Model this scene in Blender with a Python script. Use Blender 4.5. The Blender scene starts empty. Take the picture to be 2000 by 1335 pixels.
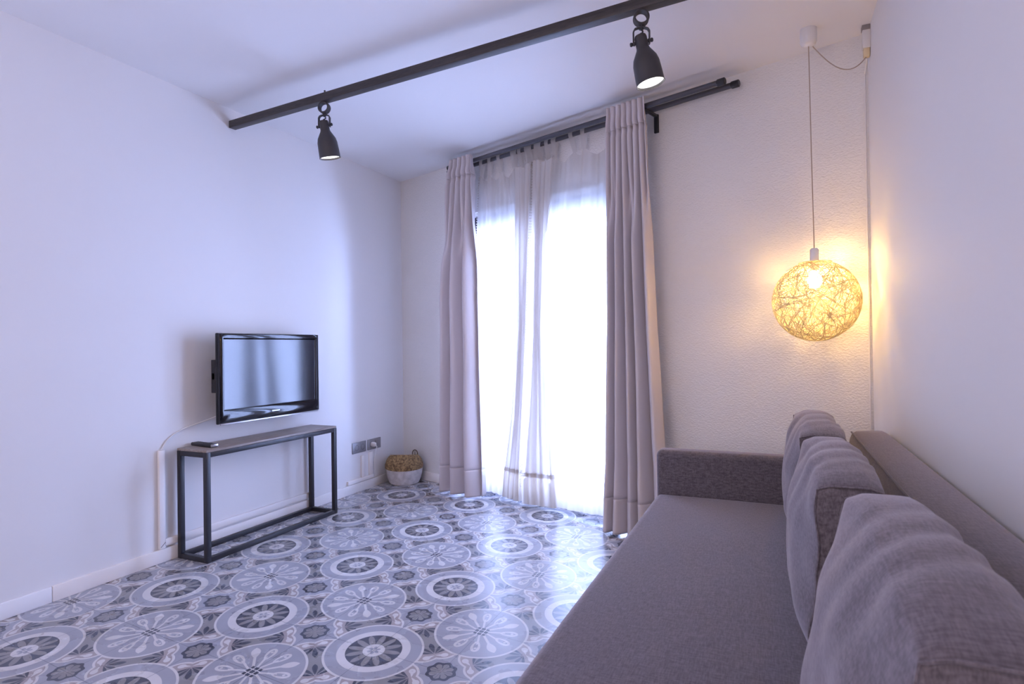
import bpy, bmesh, math, random
from mathutils import Vector, Matrix, noise
PI = math.pi
sc = bpy.context.scene
COL = sc.collection

# ------------------------------------------------------------------ camera
cam = bpy.data.cameras.new('camera')
cam.sensor_width = 36.0
cam.lens = 1138.85 / 2000 * 36.0
cam.clip_start = 0.02
cam_o = bpy.data.objects.new('camera', cam)
COL.objects.link(cam_o)
R3 = ((0.912138, 0.409666, -0.013314), (-0.014765, 0.000377, -0.999891), (-0.409616, 0.912235, 0.006393))
m = Matrix.Identity(4)
for r in range(3):
    m[r][0] = R3[0][r]; m[r][1] = -R3[1][r]; m[r][2] = -R3[2][r]
m[2][3] = 1.07
cam_o.matrix_world = m
sc.camera = cam_o
cam.dof.use_dof = True
cam.dof.focus_distance = 3.0
cam.dof.aperture_fstop = 7.0

# ------------------------------------------------------------------ world, lights, exposure
sc.view_settings.view_transform = 'Standard'
sc.view_settings.look = 'None'
sc.view_settings.gamma = 1.0
sc.view_settings.use_curve_mapping = False
sc.view_settings.exposure = 0.0
world = bpy.data.worlds.new('world'); sc.world = world
world.use_nodes = True
bg = world.node_tree.nodes['Background']
bg.inputs[0].default_value = (0.40, 0.53, 1.0, 1)
bg.inputs[1].default_value = 36.0

C0 = Vector((-2.839, 4.082, 0.0))            # corner of left wall and window wall
WD = Vector((0.95298, -0.30306, 0.0))        # along the window wall, to the right
WN = Vector((0.30306, 0.95298, 0.0))         # out through the window
XL, XR, YB, ZC = -2.839, 0.405, -1.6, 2.456
SR = (XR - XL) / WD.x                        # length of the window wall


def W(s, off, z):
    """point on the window wall: s along it, off metres into the room, z up"""
    p = C0 + WD * s - WN * off
    return Vector((p.x, p.y, z))


def area(name, loc, direction, sx, sy, power, color, spread=PI):
    l = bpy.data.lights.new(name, 'AREA'); l.shape = 'RECTANGLE'
    l.size = sx; l.size_y = sy; l.energy = power; l.color = color; l.spread = spread
    o = bpy.data.objects.new(name, l); COL.objects.link(o)
    o.location = loc
    o.rotation_euler = Vector(direction).to_track_quat('-Z', 'Y').to_euler()
    return o


# the opening of the window guides the sky light
pt = area('window_portal', W(1.42, -0.225, 1.03), -WN, 1.46, 2.04, 1, (1, 1, 1))
pt.data.cycles.is_portal = True
# added fill light behind the camera, in front of the closed rear wall
area('rear_fill_light', (-1.15, YB + 0.10, 1.45), (0.15, 1, 0.05), 2.3, 1.8, 43, (1.0, 0.82, 0.86))


# ------------------------------------------------------------------ helpers
def mesh_obj(name, bm, mat=None, parent=None, smooth=True, angle=40):
    me = bpy.data.meshes.new(name)
    bmesh.ops.recalc_face_normals(bm, faces=bm.faces[:])
    bm.to_mesh(me); bm.free()
    if smooth:
        for p in me.polygons: p.use_smooth = True
        try: me.set_sharp_from_angle(angle=math.radians(angle))
        except Exception: pass
    if mat: me.materials.append(mat)
    o = bpy.data.objects.new(name, me); COL.objects.link(o)
    if parent: put(o, parent)
    return o


def put(o, parent):
    o.parent = parent
    if parent.type == 'EMPTY' or True:
        o.matrix_parent_inverse = base_matrix(parent).inverted()


def base_matrix(o):
    mm = Matrix.LocRotScale(o.location, o.rotation_euler, o.scale)
    if o.parent: mm = base_matrix(o.parent) @ o.matrix_parent_inverse @ mm
    return mm


def tag(o, label, cat, group=None):
    o['label'] = label; o['category'] = cat
    if group: o['group'] = group
    return o


def thing(name, loc, label, cat, group=None):
    o = bpy.data.objects.new(name, None); COL.objects.link(o)
    o.empty_display_size = 0.05
    o.location = loc
    return tag(o, label, cat, group)


def struct(o):
    o['kind'] = 'structure'; return o


def add_box(bm, lo, hi, bev=0.0, seg=2, mat=None):
    """axis aligned box, or oriented through mat"""
    g = bmesh.ops.create_cube(bm, size=1.0)
    vs = g['verts']
    for v in vs:
        v.co = Vector([lo[k] + (v.co[k] + 0.5) * (hi[k] - lo[k]) for k in range(3)])
    if bev > 0:
        es = list({e for v in vs for e in v.link_edges})
        r = bmesh.ops.bevel(bm, geom=es, offset=bev, segments=seg, profile=0.5, affect='EDGES')
        vs = list({v for f in r['faces'] for v in f.verts} | {v for v in vs if v.is_valid})
    if mat is not None:
        for v in vs: v.co = mat @ v.co
    return vs


def boxm(lo, hi, bev=0.0, seg=2, mat=None):
    bm = bmesh.new(); add_box(bm, lo, hi, bev, seg, mat); return bm


def frame_of(d, up=None):
    d = d.normalized()
    u = Vector((0, 0, 1)) if up is None else up
    if abs(d.dot(u)) > 0.98: u = Vector((1, 0, 0))
    a = d.cross(u).normalized(); b = a.cross(d).normalized()
    return a, b


def add_tube(bm, pts, r, n=10, closed=False, caps=True):
    pts = [Vector(p) for p in pts]
    rings = []
    N = len(pts)
    a = None
    for k, p in enumerate(pts):
        if closed: d = pts[(k + 1) % N] - pts[k - 1]
        else: d = pts[min(k + 1, N - 1)] - pts[max(k - 1, 0)]
        d.normalize()
        if a is None: a, b = frame_of(d)
        else:
            a = (a - d * a.dot(d))
            if a.length < 1e-6: a, b = frame_of(d)
            a.normalize(); b = a.cross(d).normalized()
        rr = r[k] if isinstance(r, (list, tuple)) else r
        rings.append([bm.verts.new(p + a * math.cos(2 * PI * j / n) * rr + b * math.sin(2 * PI * j / n) * rr) for j in range(n)])
    rng = range(N) if closed else range(N - 1)
    for k in rng:
        A, B = rings[k], rings[(k + 1) % N]
        for j in range(n):
            bm.faces.new((A[j], A[(j + 1) % n], B[(j + 1) % n], B[j]))
    if caps and not closed:
        bm.faces.new(rings[0]); bm.faces.new(rings[-1][::-1])


def tubem(pts, r, n=10, closed=False):
    bm = bmesh.new(); add_tube(bm, pts, r, n, closed); return bm


def add_lathe(bm, prof, n=32, mat=None, wob=None):
    rings = []
    for (r, z) in prof:
        ring = []
        for j in range(n):
            t = 2 * PI * j / n
            rr, zz = (r, z) if wob is None else wob(r, z, t)
            v = Vector((rr * math.cos(t), rr * math.sin(t), zz))
            if mat is not None: v = mat @ v
            ring.append(bm.verts.new(v))
        rings.append(ring)
    for k in range(len(rings) - 1):
        A, B = rings[k], rings[k + 1]
        for j in range(n):
            bm.faces.new((A[j], A[(j + 1) % n], B[(j + 1) % n], B[j]))
    if prof[0][0] > 1e-5: pass
    return rings


def lathem(prof, n=32, mat=None, wob=None, cap0=False, cap1=False):
    bm = bmesh.new(); rs = add_lathe(bm, prof, n, mat, wob)
    if cap0: bm.faces.new(rs[0][::-1])
    if cap1: bm.faces.new(rs[-1])
    return bm


def gridm(fn, nu, nv):
    bm = bmesh.new()
    P = [[bm.verts.new(fn(i / nu, j / nv)) for i in range(nu + 1)] for j in range(nv + 1)]
    for j in range(nv):
        for i in range(nu):
            bm.faces.new((P[j][i], P[j][i + 1], P[j + 1][i + 1], P[j + 1][i]))
    return bm


# ------------------------------------------------------------------ materials
def new_mat(name):
    mt = bpy.data.materials.new(name); mt.use_nodes = True
    nt = mt.node_tree
    return mt, nt, nt.nodes['Principled BSDF']


def bump_noise(nt, bs, scale, strength, dist=0.01, detail=4, stretch=None, coord='Object'):
    tc = nt.nodes.new('ShaderNodeTexCoord')
    nz = nt.nodes.new('ShaderNodeTexNoise'); nz.inputs['Scale'].default_value = scale; nz.inputs['Detail'].default_value = detail
    src = tc.outputs[coord]
    if stretch:
        mp = nt.nodes.new('ShaderNodeMapping'); mp.inputs['Scale'].default_value = stretch
        nt.links.new(src, mp.inputs[0]); src = mp.outputs[0]
    nt.links.new(src, nz.inputs['Vector'])
    bp = nt.nodes.new('ShaderNodeBump'); bp.inputs['Strength'].default_value = strength; bp.inputs['Distance'].default_value = dist
    nt.links.new(nz.outputs[0], bp.inputs['Height'])
    nt.links.new(bp.outputs[0], bs.inputs['Normal'])
    return nz


def plain(name, col, rough=0.5, metal=0.0, bump=None, spec=None):
    mt, nt, bs = new_mat(name)
    bs.inputs['Base Color'].default_value = (*col, 1)
    bs.inputs['Roughness'].default_value = rough
    bs.inputs['Metallic'].default_value = metal
    if spec is not None: bs.inputs['Specular IOR Level'].default_value = spec
    if bump: bump_noise(nt, bs, *bump)
    return mt


def mottled(name, c1, c2, scale, rough=0.6, bump=None, stretch=None, metal=0.0):
    mt, nt, bs = new_mat(name)
    tc = nt.nodes.new('ShaderNodeTexCoord'); nz = nt.nodes.new('ShaderNodeTexNoise')
    nz.inputs['Scale'].default_value = scale; nz.inputs['Detail'].default_value = 6
    src = tc.outputs['Object']
    if stretch:
        mp = nt.nodes.new('ShaderNodeMapping'); mp.inputs['Scale'].default_value = stretch
        nt.links.new(src, mp.inputs[0]); src = mp.outputs[0]
    nt.links.new(src, nz.inputs['Vector'])
    rp = nt.nodes.new('ShaderNodeValToRGB')
    rp.color_ramp.elements[0].position = 0.35; rp.color_ramp.elements[0].color = (*c1, 1)
    rp.color_ramp.elements[1].position = 0.65; rp.color_ramp.elements[1].color = (*c2, 1)
    nt.links.new(nz.outputs[0], rp.inputs[0]); nt.links.new(rp.outputs[0], bs.inputs['Base Color'])
    bs.inputs['Roughness'].default_value = rough; bs.inputs['Metallic'].default_value = metal
    if bump: bump_noise(nt, bs, *bump)
    return mt


def emitter(name, col, strength):
    mt, nt, bs = new_mat(name)
    bs.inputs['Base Color'].default_value = (*col, 1)
    bs.inputs['Emission Color'].default_value = (*col, 1)
    bs.inputs['Emission Strength'].default_value = strength
    return mt


M = {}
M['wall'] = plain('white_wall_paint', (0.80, 0.79, 0.79), 0.7, 0, (9, 0.06, 0.01, 3), spec=0.3)
M['plaster'] = plain('rough_white_plaster', (0.80, 0.78, 0.76), 0.6, 0, (85, 0.75, 0.006, 4, (1, 1, 1.6)), spec=0.3)
M['ceiling'] = plain('white_ceiling_paint', (0.83, 0.82, 0.82), 0.6, 0, (5, 0.05, 0.02, 2), spec=0.2)
M['trim'] = plain('white_trim_paint', (0.90, 0.87, 0.85), 0.35, 0, (60, 0.08, 0.002, 3))
M['black_metal'] = plain('black_powder_coated_steel', (0.022, 0.023, 0.030), 0.42, 0.0, (300, 0.1, 0.0005, 2))
M['beam'] = mottled('dark_stained_beam', (0.030, 0.026, 0.026), (0.050, 0.042, 0.040), 14, 0.5, (80, 0.2, 0.001, 4), (1, 12, 12))
M['rod'] = plain('dark_grey_rod_metal', (0.085, 0.085, 0.100), 0.35, 0.4, (200, 0.05, 0.0005, 2))
M['spot'] = plain('charcoal_spot_enamel', (0.045, 0.042, 0.045), 0.5, 0, (200, 0.1, 0.0005, 2))
M['spot_in'] = plain('white_spot_inside', (0.85, 0.85, 0.85), 0.4)
M['steel'] = plain('brushed_steel', (0.35, 0.35, 0.38), 0.3, 1.0, (200, 0.1, 0.0003, 2))
M['white_plastic'] = plain('white_plastic', (0.78, 0.76, 0.75), 0.35, 0, (40, 0.03, 0.001, 2))
M['socket'] = plain('silver_grey_plastic', (0.28, 0.28, 0.30), 0.38, 0.2, (300, 0.05, 0.0003, 2))
M['socket_dark'] = plain('dark_socket_insert', (0.06, 0.06, 0.075), 0.5)
M['black_gloss'] = plain('black_gloss_plastic', (0.006, 0.006, 0.008), 0.08, 0, (3, 0.02, 0.004, 1))
M['black_plastic'] = plain('black_plastic', (0.018, 0.018, 0.022), 0.45, 0, (400, 0.1, 0.0003, 2))
M['screen'] = plain('tv_screen_panel', (0.010, 0.011, 0.018), 0.13, 0, (2, 0.01, 0.002, 1), spec=1.0)
M['screen'].node_tree.nodes['Principled BSDF'].inputs['IOR'].default_value = 1.42
M['silver'] = plain('silver_strip', (0.55, 0.55, 0.58), 0.3, 0.8)
M['tabletop'] = mottled('grey_washed_oak', (0.22, 0.18, 0.16), (0.34, 0.29, 0.26), 9, 0.45, (90, 0.15, 0.001, 5), (14, 1, 14))
M['straw'] = mottled('woven_seagrass', (0.10, 0.055, 0.022), (0.42, 0.27, 0.12), 70, 0.8, (160, 0.9, 0.004, 3))
M['white_weave'] = mottled('white_painted_weave', (0.48, 0.44, 0.43), (0.66, 0.62, 0.61), 26, 0.8, (120, 0.6, 0.003, 3))
M['handle'] = mottled('braided_handle', (0.10, 0.07, 0.05), (0.22, 0.16, 0.11), 90, 0.8)
M['cord'] = plain('beige_cord', (0.42, 0.34, 0.28), 0.6)
M['joint'] = plain('dark_joint_gap', (0.10, 0.09, 0.09), 0.8)
M['frame_dark'] = plain('window_frame_dark', (0.05, 0.05, 0.07), 0.4)


def fabric(name, c1, c2, weave=420, bump=0.35):
    mt, nt, bs = new_mat(name)
    tc = nt.nodes.new('ShaderNodeTexCoord')
    outs = []
    for st in ((1, 9, 3), (9, 1, 3), (3, 3, 1)):
        mp = nt.nodes.new('ShaderNodeMapping'); mp.inputs['Scale'].default_value = st
        nz = nt.nodes.new('ShaderNodeTexNoise'); nz.inputs['Scale'].default_value = weave / 9; nz.inputs['Detail'].default_value = 3
        nt.links.new(tc.outputs['Object'], mp.inputs[0]); nt.links.new(mp.outputs[0], nz.inputs['Vector'])
        outs.append(nz.outputs[0])
    ad = nt.nodes.new('ShaderNodeMath'); ad.operation = 'ADD'
    nt.links.new(outs[0], ad.inputs[0]); nt.links.new(outs[1], ad.inputs[1])
    ad2 = nt.nodes.new('ShaderNodeMath'); ad2.operation = 'MULTIPLY_ADD'; ad2.inputs[1].default_value = 0.4
    nt.links.new(ad.outputs[0], ad2.inputs[0])
    sc2 = nt.nodes.new('ShaderNodeMath'); sc2.operation = 'MULTIPLY'; sc2.inputs[1].default_value = 0.2
    nt.links.new(outs[2], sc2.inputs[0]); nt.links.new(sc2.outputs[0], ad2.inputs[2])
    rp = nt.nodes.new('ShaderNodeValToRGB')
    rp.color_ramp.elements[0].position = 0.40; rp.color_ramp.elements[0].color = (*c1, 1)
    rp.color_ramp.elements[1].position = 0.60; rp.color_ramp.elements[1].color = (*c2, 1)
    nt.links.new(ad2.outputs[0], rp.inputs[0]); nt.links.new(rp.outputs[0], bs.inputs['Base Color'])
    bs.inputs['Roughness'].default_value = 0.9
    bs.inputs['Specular IOR Level'].default_value = 0.2
    bs.inputs['Sheen Weight'].default_value = 0.5
    bs.inputs['Sheen Tint'].default_value = (0.92, 0.88, 1.0, 1)
    bs.inputs['Sheen Roughness'].default_value = 0.45
    bp = nt.nodes.new('ShaderNodeBump'); bp.inputs['Strength'].default_value = bump; bp.inputs['Distance'].default_value = 0.002
    nt.links.new(ad2.outputs[0], bp.inputs['Height']); nt.links.new(bp.outputs[0], bs.inputs['Normal'])
    return mt


M['sofa'] = fabric('grey_brown_sofa_fabric', (0.085, 0.073, 0.083), (0.175, 0.152, 0.172))
M['piping'] = fabric('sofa_seam', (0.055, 0.047, 0.050), (0.085, 0.075, 0.080))


def cloth(name, col, transp, transl, rough=0.8, satin=0.0):
    mt = bpy.data.materials.new(name); mt.use_nodes = True
    nt = mt.node_tree; nt.nodes.clear()
    out = nt.nodes.new('ShaderNodeOutputMaterial')
    pr = nt.nodes.new('ShaderNodeBsdfPrincipled'); pr.inputs['Base Color'].default_value = (*col, 1)
    pr.inputs['Roughness'].default_value = rough; pr.inputs['Specular IOR Level'].default_value = 0.3 + satin
    tl = nt.nodes.new('ShaderNodeBsdfTranslucent'); tl.inputs[0].default_value = (*col, 1)
    mx = nt.nodes.new('ShaderNodeMixShader'); mx.inputs[0].default_value = transl
    nt.links.new(pr.outputs[0], mx.inputs[1]); nt.links.new(tl.outputs[0], mx.inputs[2])
    last = mx
    tc = nt.nodes.new('ShaderNodeTexCoord'); nz = nt.nodes.new('ShaderNodeTexNoise')
    nz.inputs['Scale'].default_value = 500; nt.links.new(tc.outputs['Object'], nz.inputs['Vector'])
    bp = nt.nodes.new('ShaderNodeBump'); bp.inputs['Strength'].default_value = 0.1; bp.inputs['Distance'].default_value = 0.0006
    nt.links.new(nz.outputs[0], bp.inputs['Height']); nt.links.new(bp.outputs[0], pr.inputs['Normal'])
    if transp > 0:
        tr = nt.nodes.new('ShaderNodeBsdfTransparent')
        m2 = nt.nodes.new('ShaderNodeMixShader'); m2.inputs[0].default_value = transp
        nt.links.new(mx.outputs[0], m2.inputs[1]); nt.links.new(tr.outputs[0], m2.inputs[2])
        last = m2
    nt.links.new(last.outputs[0], out.inputs[0])
    return mt


M['drape'] = cloth('satin_taupe_drape', (0.68, 0.62, 0.63), 0, 0.10, 0.34, 0.45)
M['sheer'] = cloth('cream_voile', (0.84, 0.81, 0.78), 0.24, 0.72)
M['sheer_gathered'] = cloth('cream_voile_gathered', (0.80, 0.76, 0.73), 0.06, 0.36)
M['sheer_hem'] = cloth('cream_voile_doubled', (0.72, 0.66, 0.60), 0.12, 0.5)
M['strand'] = cloth('paper_twine', (0.76, 0.67, 0.42), 0, 0.20)

mt = bpy.data.materials.new('window_glass'); mt.use_nodes = True
nt = mt.node_tree; nt.nodes.clear()
o_ = nt.nodes.new('ShaderNodeOutputMaterial'); t_ = nt.nodes.new('ShaderNodeBsdfTransparent'); g_ = nt.nodes.new('ShaderNodeBsdfGlossy')
g_.inputs['Roughness'].default_value = 0.02
f_ = nt.nodes.new('ShaderNodeFresnel'); f_.inputs[0].default_value = 1.45
x_ = nt.nodes.new('ShaderNodeMixShader')
nt.links.new(f_.outputs[0], x_.inputs[0]); nt.links.new(t_.outputs[0], x_.inputs[1]); nt.links.new(g_.outputs[0], x_.inputs[2])
nt.links.new(x_.outputs[0], o_.inputs[0])
M['glass'] = mt


# ---- patterned floor tiles, all maths nodes
class E:
    nt = None

    def __init__(s, v): s.v = v

    def _op(op, *a, clamp=False):
        n = E.nt.nodes.new('ShaderNodeMath'); n.operation = op; n.use_clamp = clamp
        for k, x in enumerate(a):
            if isinstance(x, E): x = x.v
            if isinstance(x, (int, float)): n.inputs[k].default_value = x
            else: E.nt.links.new(x, n.inputs[k])
        return E(n.outputs[0])

    def __add__(a, b): return E._op('ADD', a, b)
    __radd__ = __add__
    def __sub__(a, b): return E._op('SUBTRACT', a, b)
    def __rsub__(a, b): return E._op('SUBTRACT', b, a)
    def __mul__(a, b): return E._op('MULTIPLY', a, b)
    __rmul__ = __mul__
    def __truediv__(a, b): return E._op('DIVIDE', a, b)
    def __lt__(a, b): return E._op('LESS_THAN', a, b)
    def __gt__(a, b): return E._op('GREATER_THAN', a, b)


def f1(op, *a): return E._op(op, *a)
def eabs(a): return f1('ABSOLUTE', a)
def emax(a, b): return f1('MAXIMUM', a, b)
def emin(a, b): return f1('MINIMUM', a, b)
def hyp(a, b): return f1('SQRT', a * a + b * b)
def clamp01(a): return E._op('ADD', a, 0.0, clamp=True)


def tile_material():
    mt, nt, bs = new_mat('encaustic_pattern_tiles')
    E.nt = nt
    tc = nt.nodes.new('ShaderNodeTexCoord'); sp = nt.nodes.new('ShaderNodeSeparateXYZ')
    nt.links.new(tc.outputs['Object'], sp.inputs[0])
    X = E(sp.outputs[0]) + 2.469178; Y = E(sp.outputs[1]) - 1.774976
    u1, v1, u2, v2 = 0.289735, 0.268262, 0.291499, -0.314832
    D = u1 * v2 - u2 * v1
    I = X * (v2 / D) + Y * (-u2 / D)
    J = X * (-v1 / D) + Y * (u1 / D)
    ri = f1('ROUND', I); rj = f1('ROUND', J)
    da = I - ri; db = J - rj
    a = eabs(da); b = eabs(db)
    P = f1('FLOORED_MODULO', ri + rj, 2.0) > 0.5      # 1: cross rosette, 0: star rosette
    mx = emax(a, b); mn = emin(a, b)
    r = hyp(mx, mn)
    colour = {'band': (0.330, 0.335, 0.385), 'white': (0.62, 0.60, 0.60), 'taupe': (0.255, 0.245, 0.250),
              'pink': (0.36, 0.315, 0.315), 'dark': (0.058, 0.064, 0.094)}
    state = {'c': None}
    base = nt.nodes.new('ShaderNodeRGB'); base.outputs[0].default_value = (*colour['band'], 1)
    state['c'] = base.outputs[0]

    def paint(mask, key, fac=1.0):
        n = nt.nodes.new('ShaderNodeMix'); n.data_type = 'RGBA'
        if fac != 1.0: mask = mask * fac
        nt.links.new(mask.v, n.inputs[0]); nt.links.new(state['c'], n.inputs[6])
        n.inputs[7].default_value = (*colour[key], 1)
        state['c'] = n.outputs[2]

    # --- panel between two rosettes (x across, y along)
    RO = 0.425
    x = 0.5 - mx; y = mn
    q = (x - 0.085) / 0.085
    yend = clamp01(1.0 - q * q) * 0.026 + 0.306
    dp = emin(r - RO, yend - y)
    paint(dp > 0.0, 'white')
    ins = dp > 0.021
    paint(ins, 'taupe')
    paint(ins * (y > 0.200), 'pink')

    def leaf(x, y, bx, by, th, L, w):
        s_, c_ = math.sin(th), math.cos(th)
        t = (x - bx) * s_ + (by - y) * c_
        s = eabs((x - bx) * c_ - (by - y) * s_)
        tt = clamp01(t / L)
        t4 = tt * tt * tt * tt
        return s < tt * (1.0 - t4) * (1.87 * w)

    paint(ins * leaf(x, y, 0.0, 0.220, 0.0, 0.165, 0.024), 'dark')
    paint(ins * leaf(x, y, 0.004, 0.226, 0.62, 0.140, 0.015), 'dark')
    paint(ins * leaf(x, y, 0.004, 0.226, 1.18, 0.125, 0.013), 'dark')
    curl = hyp((x - 0.080) * 0.85, y - 0.272)
    paint(ins * (curl < 0.029), 'white')
    paint(ins * leaf(x, y, 0.0, 0.250, 1.85, 0.095, 0.014), 'white')
    # --- rosettes
    inr = r < RO
    S = inr * (1.0 - P)
    K = inr * P
    paint(S * (r < 0.325), 'white')
    paint(S * (r < 0.250), 'dark')
    th = f1('ARCTAN2', b, a)
    ph = eabs(f1('FLOORED_MODULO', th + PI / 12, PI / 6) - PI / 12)
    lat = r * f1('SINE', ph)
    tt = clamp01((r - 0.07) / 0.178)
    pq = tt * 2.0 - 1.0
    paint(S * (lat < (1.0 - pq * pq * pq * pq) * 0.028), 'taupe')
    paint(S * (r < 0.098), 'white')
    flo = eabs(f1('COSINE', th * 3.0)) * 0.035 + 0.026
    paint(S * (r < flo) * (r > 0.018), 'band')
    # cross rosette: drops on the axes, loops beside the diagonals
    t2 = clamp01((mx - 0.20) / 0.18)
    drop = emax(mn < t2 * (1.0 - t2 * t2) * 0.105, (mn < 0.012) * (mx > 0.05) * (mx < 0.25))
    paint(K * drop, 'white')
    cth, sth = math.cos(0.50), math.sin(0.50)
    lx = (mx - 0.262 * cth) * cth + (mn - 0.262 * sth) * sth
    ly = (mn - 0.262 * sth) * cth - (mx - 0.262 * cth) * sth
    el = hyp(lx / 0.085, ly / (0.042 + lx * 0.12))
    paint(K * (el < 1.0), 'white')
    paint(K * (hyp(lx / 0.062, ly / 0.019) < 1.0), 'band')
    paint(K * (hyp(lx - 0.028, ly) < 0.013), 'white')
    stem = (eabs(mn - mx * 0.44 - 0.012) < 0.011) * (mx > 0.055) * (mx < 0.20)
    paint(K * stem, 'white')
    paint(K * ((mx + mn) < 0.085), 'dark')
    d1 = mx + mn; d2 = mx - mn
    paint(K * ((d1 < 0.085) * emax(eabs(d1 - 0.035) < 0.007, eabs(d2 - 0.035) < 0.007)), 'white')
    # white rim of every rosette where it meets a panel
    # --- small octagonal flower
    fy = 0.5 - mn
    rf = hyp(x, fy)
    tf = f1('ARCTAN2', fy, x)
    c8 = f1('COSINE', tf * 8.0)
    paint(rf < c8 * 0.008 + 0.128, 'dark')
    cs = eabs(f1('COSINE', tf * 4.0))
    paint(rf < cs * 0.026 + 0.080, 'taupe')
    paint((cs < 0.20) * (rf > 0.045) * (rf < 0.10), 'dark')
    paint(rf < 0.014, 'pink')
    # --- tile joints along both diagonals
    g1 = eabs(f1('FRACT', I + J + 0.5) - 0.5)
    g2 = eabs(f1('FRACT', I - J + 0.5) - 0.5)
    paint(emin(g1, g2) < 0.0042, 'dark', 0.55)
    nz = nt.nodes.new('ShaderNodeTexNoise'); nz.inputs['Scale'].default_value = 9; nz.inputs['Detail'].default_value = 5
    nt.links.new(tc.outputs['Object'], nz.inputs['Vector'])
    hs = nt.nodes.new('ShaderNodeHueSaturation')
    vv = E(nz.outputs[0]) * 0.24 + 0.88
    nt.links.new(vv.v, hs.inputs['Value']); nt.links.new(state['c'], hs.inputs['Color'])
    nt.links.new(hs.outputs[0], bs.inputs['Base Color'])
    rr = E(nz.outputs[0]) * 0.16 + 0.20
    nt.links.new(rr.v, bs.inputs['Roughness'])
    bp = nt.nodes.new('ShaderNodeBump'); bp.inputs['Strength'].default_value = 0.25; bp.inputs['Distance'].default_value = 0.001
    hgt = clamp01(emin(g1, g2) / 0.006)
    nt.links.new(hgt.v, bp.inputs['Height']); nt.links.new(bp.outputs[0], bs.inputs['Normal'])
    return mt


M['tiles'] = tile_material()

# ------------------------------------------------------------------ room shell
T = 0.12


def slab(z0, z1):
    """floor or ceiling slab cut along the slanting window wall"""
    bm = bmesh.new()
    pl, pr = C0 + WN * 0.24, C0 + WD * SR + WN * 0.24
    xl, xr = XL - T, XR + T
    yl = pl.y + (xl - pl.x) * WD.y / WD.x; yr = pl.y + (xr - pl.x) * WD.y / WD.x
    pts = [(xl, YB - T), (xr, YB - T), (xr, yr), (xl, yl)]
    lo_ = [bm.verts.new((x, y, z0)) for x, y in pts]; hi_ = [bm.verts.new((x, y, z1)) for x, y in pts]
    bm.faces.new(lo_[::-1]); bm.faces.new(hi_)
    for k in range(4): bm.faces.new((lo_[k], lo_[(k + 1) % 4], hi_[(k + 1) % 4], hi_[k]))
    return bm


struct(mesh_obj('floor', slab(-0.1, 0.0), M['tiles'], smooth=False))
struct(mesh_obj('ceiling', slab(ZC, ZC + 0.1), M['ceiling'], smooth=False))
struct(mesh_obj('wall_left', boxm((XL - T, YB, 0), (XL, 4.20, ZC)), M['wall'], smooth=False))
struct(mesh_obj('wall_right', boxm((XR, YB, 0), (XR + T, 3.1, ZC)), M['wall'], smooth=False))
struct(mesh_obj('wall_rear', boxm((XL - T, YB - T, 0), (XR + T, YB, ZC)), M['wall'], smooth=False))

WM = Matrix(((WD.x, WN.x, 0, C0.x), (WD.y, WN.y, 0, C0.y), (0, 0, 1, 0), (0, 0, 0, 1)))  # local: x along, y outward, z up
OL, OR, OZ, WT = 0.68, 2.16, 2.057, 0.24
bm = bmesh.new()
add_box(bm, (-0.12, 0, 0), (OL, WT, ZC), mat=WM)
add_box(bm, (OR, 0, 0), (SR + 0.12, WT, ZC), mat=WM)
add_box(bm, (OL, 0, OZ), (OR, WT, ZC), mat=WM)
struct(mesh_obj('wall_back', bm, M['plaster'], smooth=False))

# french window in the opening
win = bpy.data.objects.new('window_1', None); COL.objects.link(win); win.location = W((OL + OR) / 2, -0.16, 0); struct(win)
bm = bmesh.new()
add_box(bm, (OL, 0.13, 0), (OL + 0.07, 0.19, OZ), 0.004, mat=WM)
add_box(bm, (OR - 0.07, 0.13, 0), (OR, 0.19, OZ), 0.004, mat=WM)
add_box(bm, (OL + 0.07, 0.13, OZ - 0.19), (OR - 0.07, 0.19, OZ), 0.004, mat=WM)
add_box(bm, (OL + 0.07, 0.13, 0), (OR - 0.07, 0.19, 0.11), 0.004, mat=WM)
mesh_obj('window_frame', bm, M['frame_dark'], win)
mesh_obj('window_pane', boxm((OL + 0.07, 0.156, 0.11), (OR - 0.07, 0.162, OZ - 0.19), mat=WM), M['glass'], win, smooth=False)

# baseboards
bm = bmesh.new()
add_box(bm, (XL, YB, 0), (XL + 0.012, 1.468, 0.068), 0.003)
add_box(bm, (XL, 1.4705, 0), (XL + 0.012, 4.082, 0.068), 0.003)
struct(mesh_obj('baseboard_left', bm, M['trim']))
struct(mesh_obj('baseboard_back', boxm((0.012, -0.012, 0), (OL - 0.01, 0, 0.07), 0.003, mat=WM), M['trim']))
struct(mesh_obj('baseboard_right', boxm((OR + 0.01, -0.012, 0), (SR - 0.012, 0, 0.07), 0.003, mat=WM), M['trim']))

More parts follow.
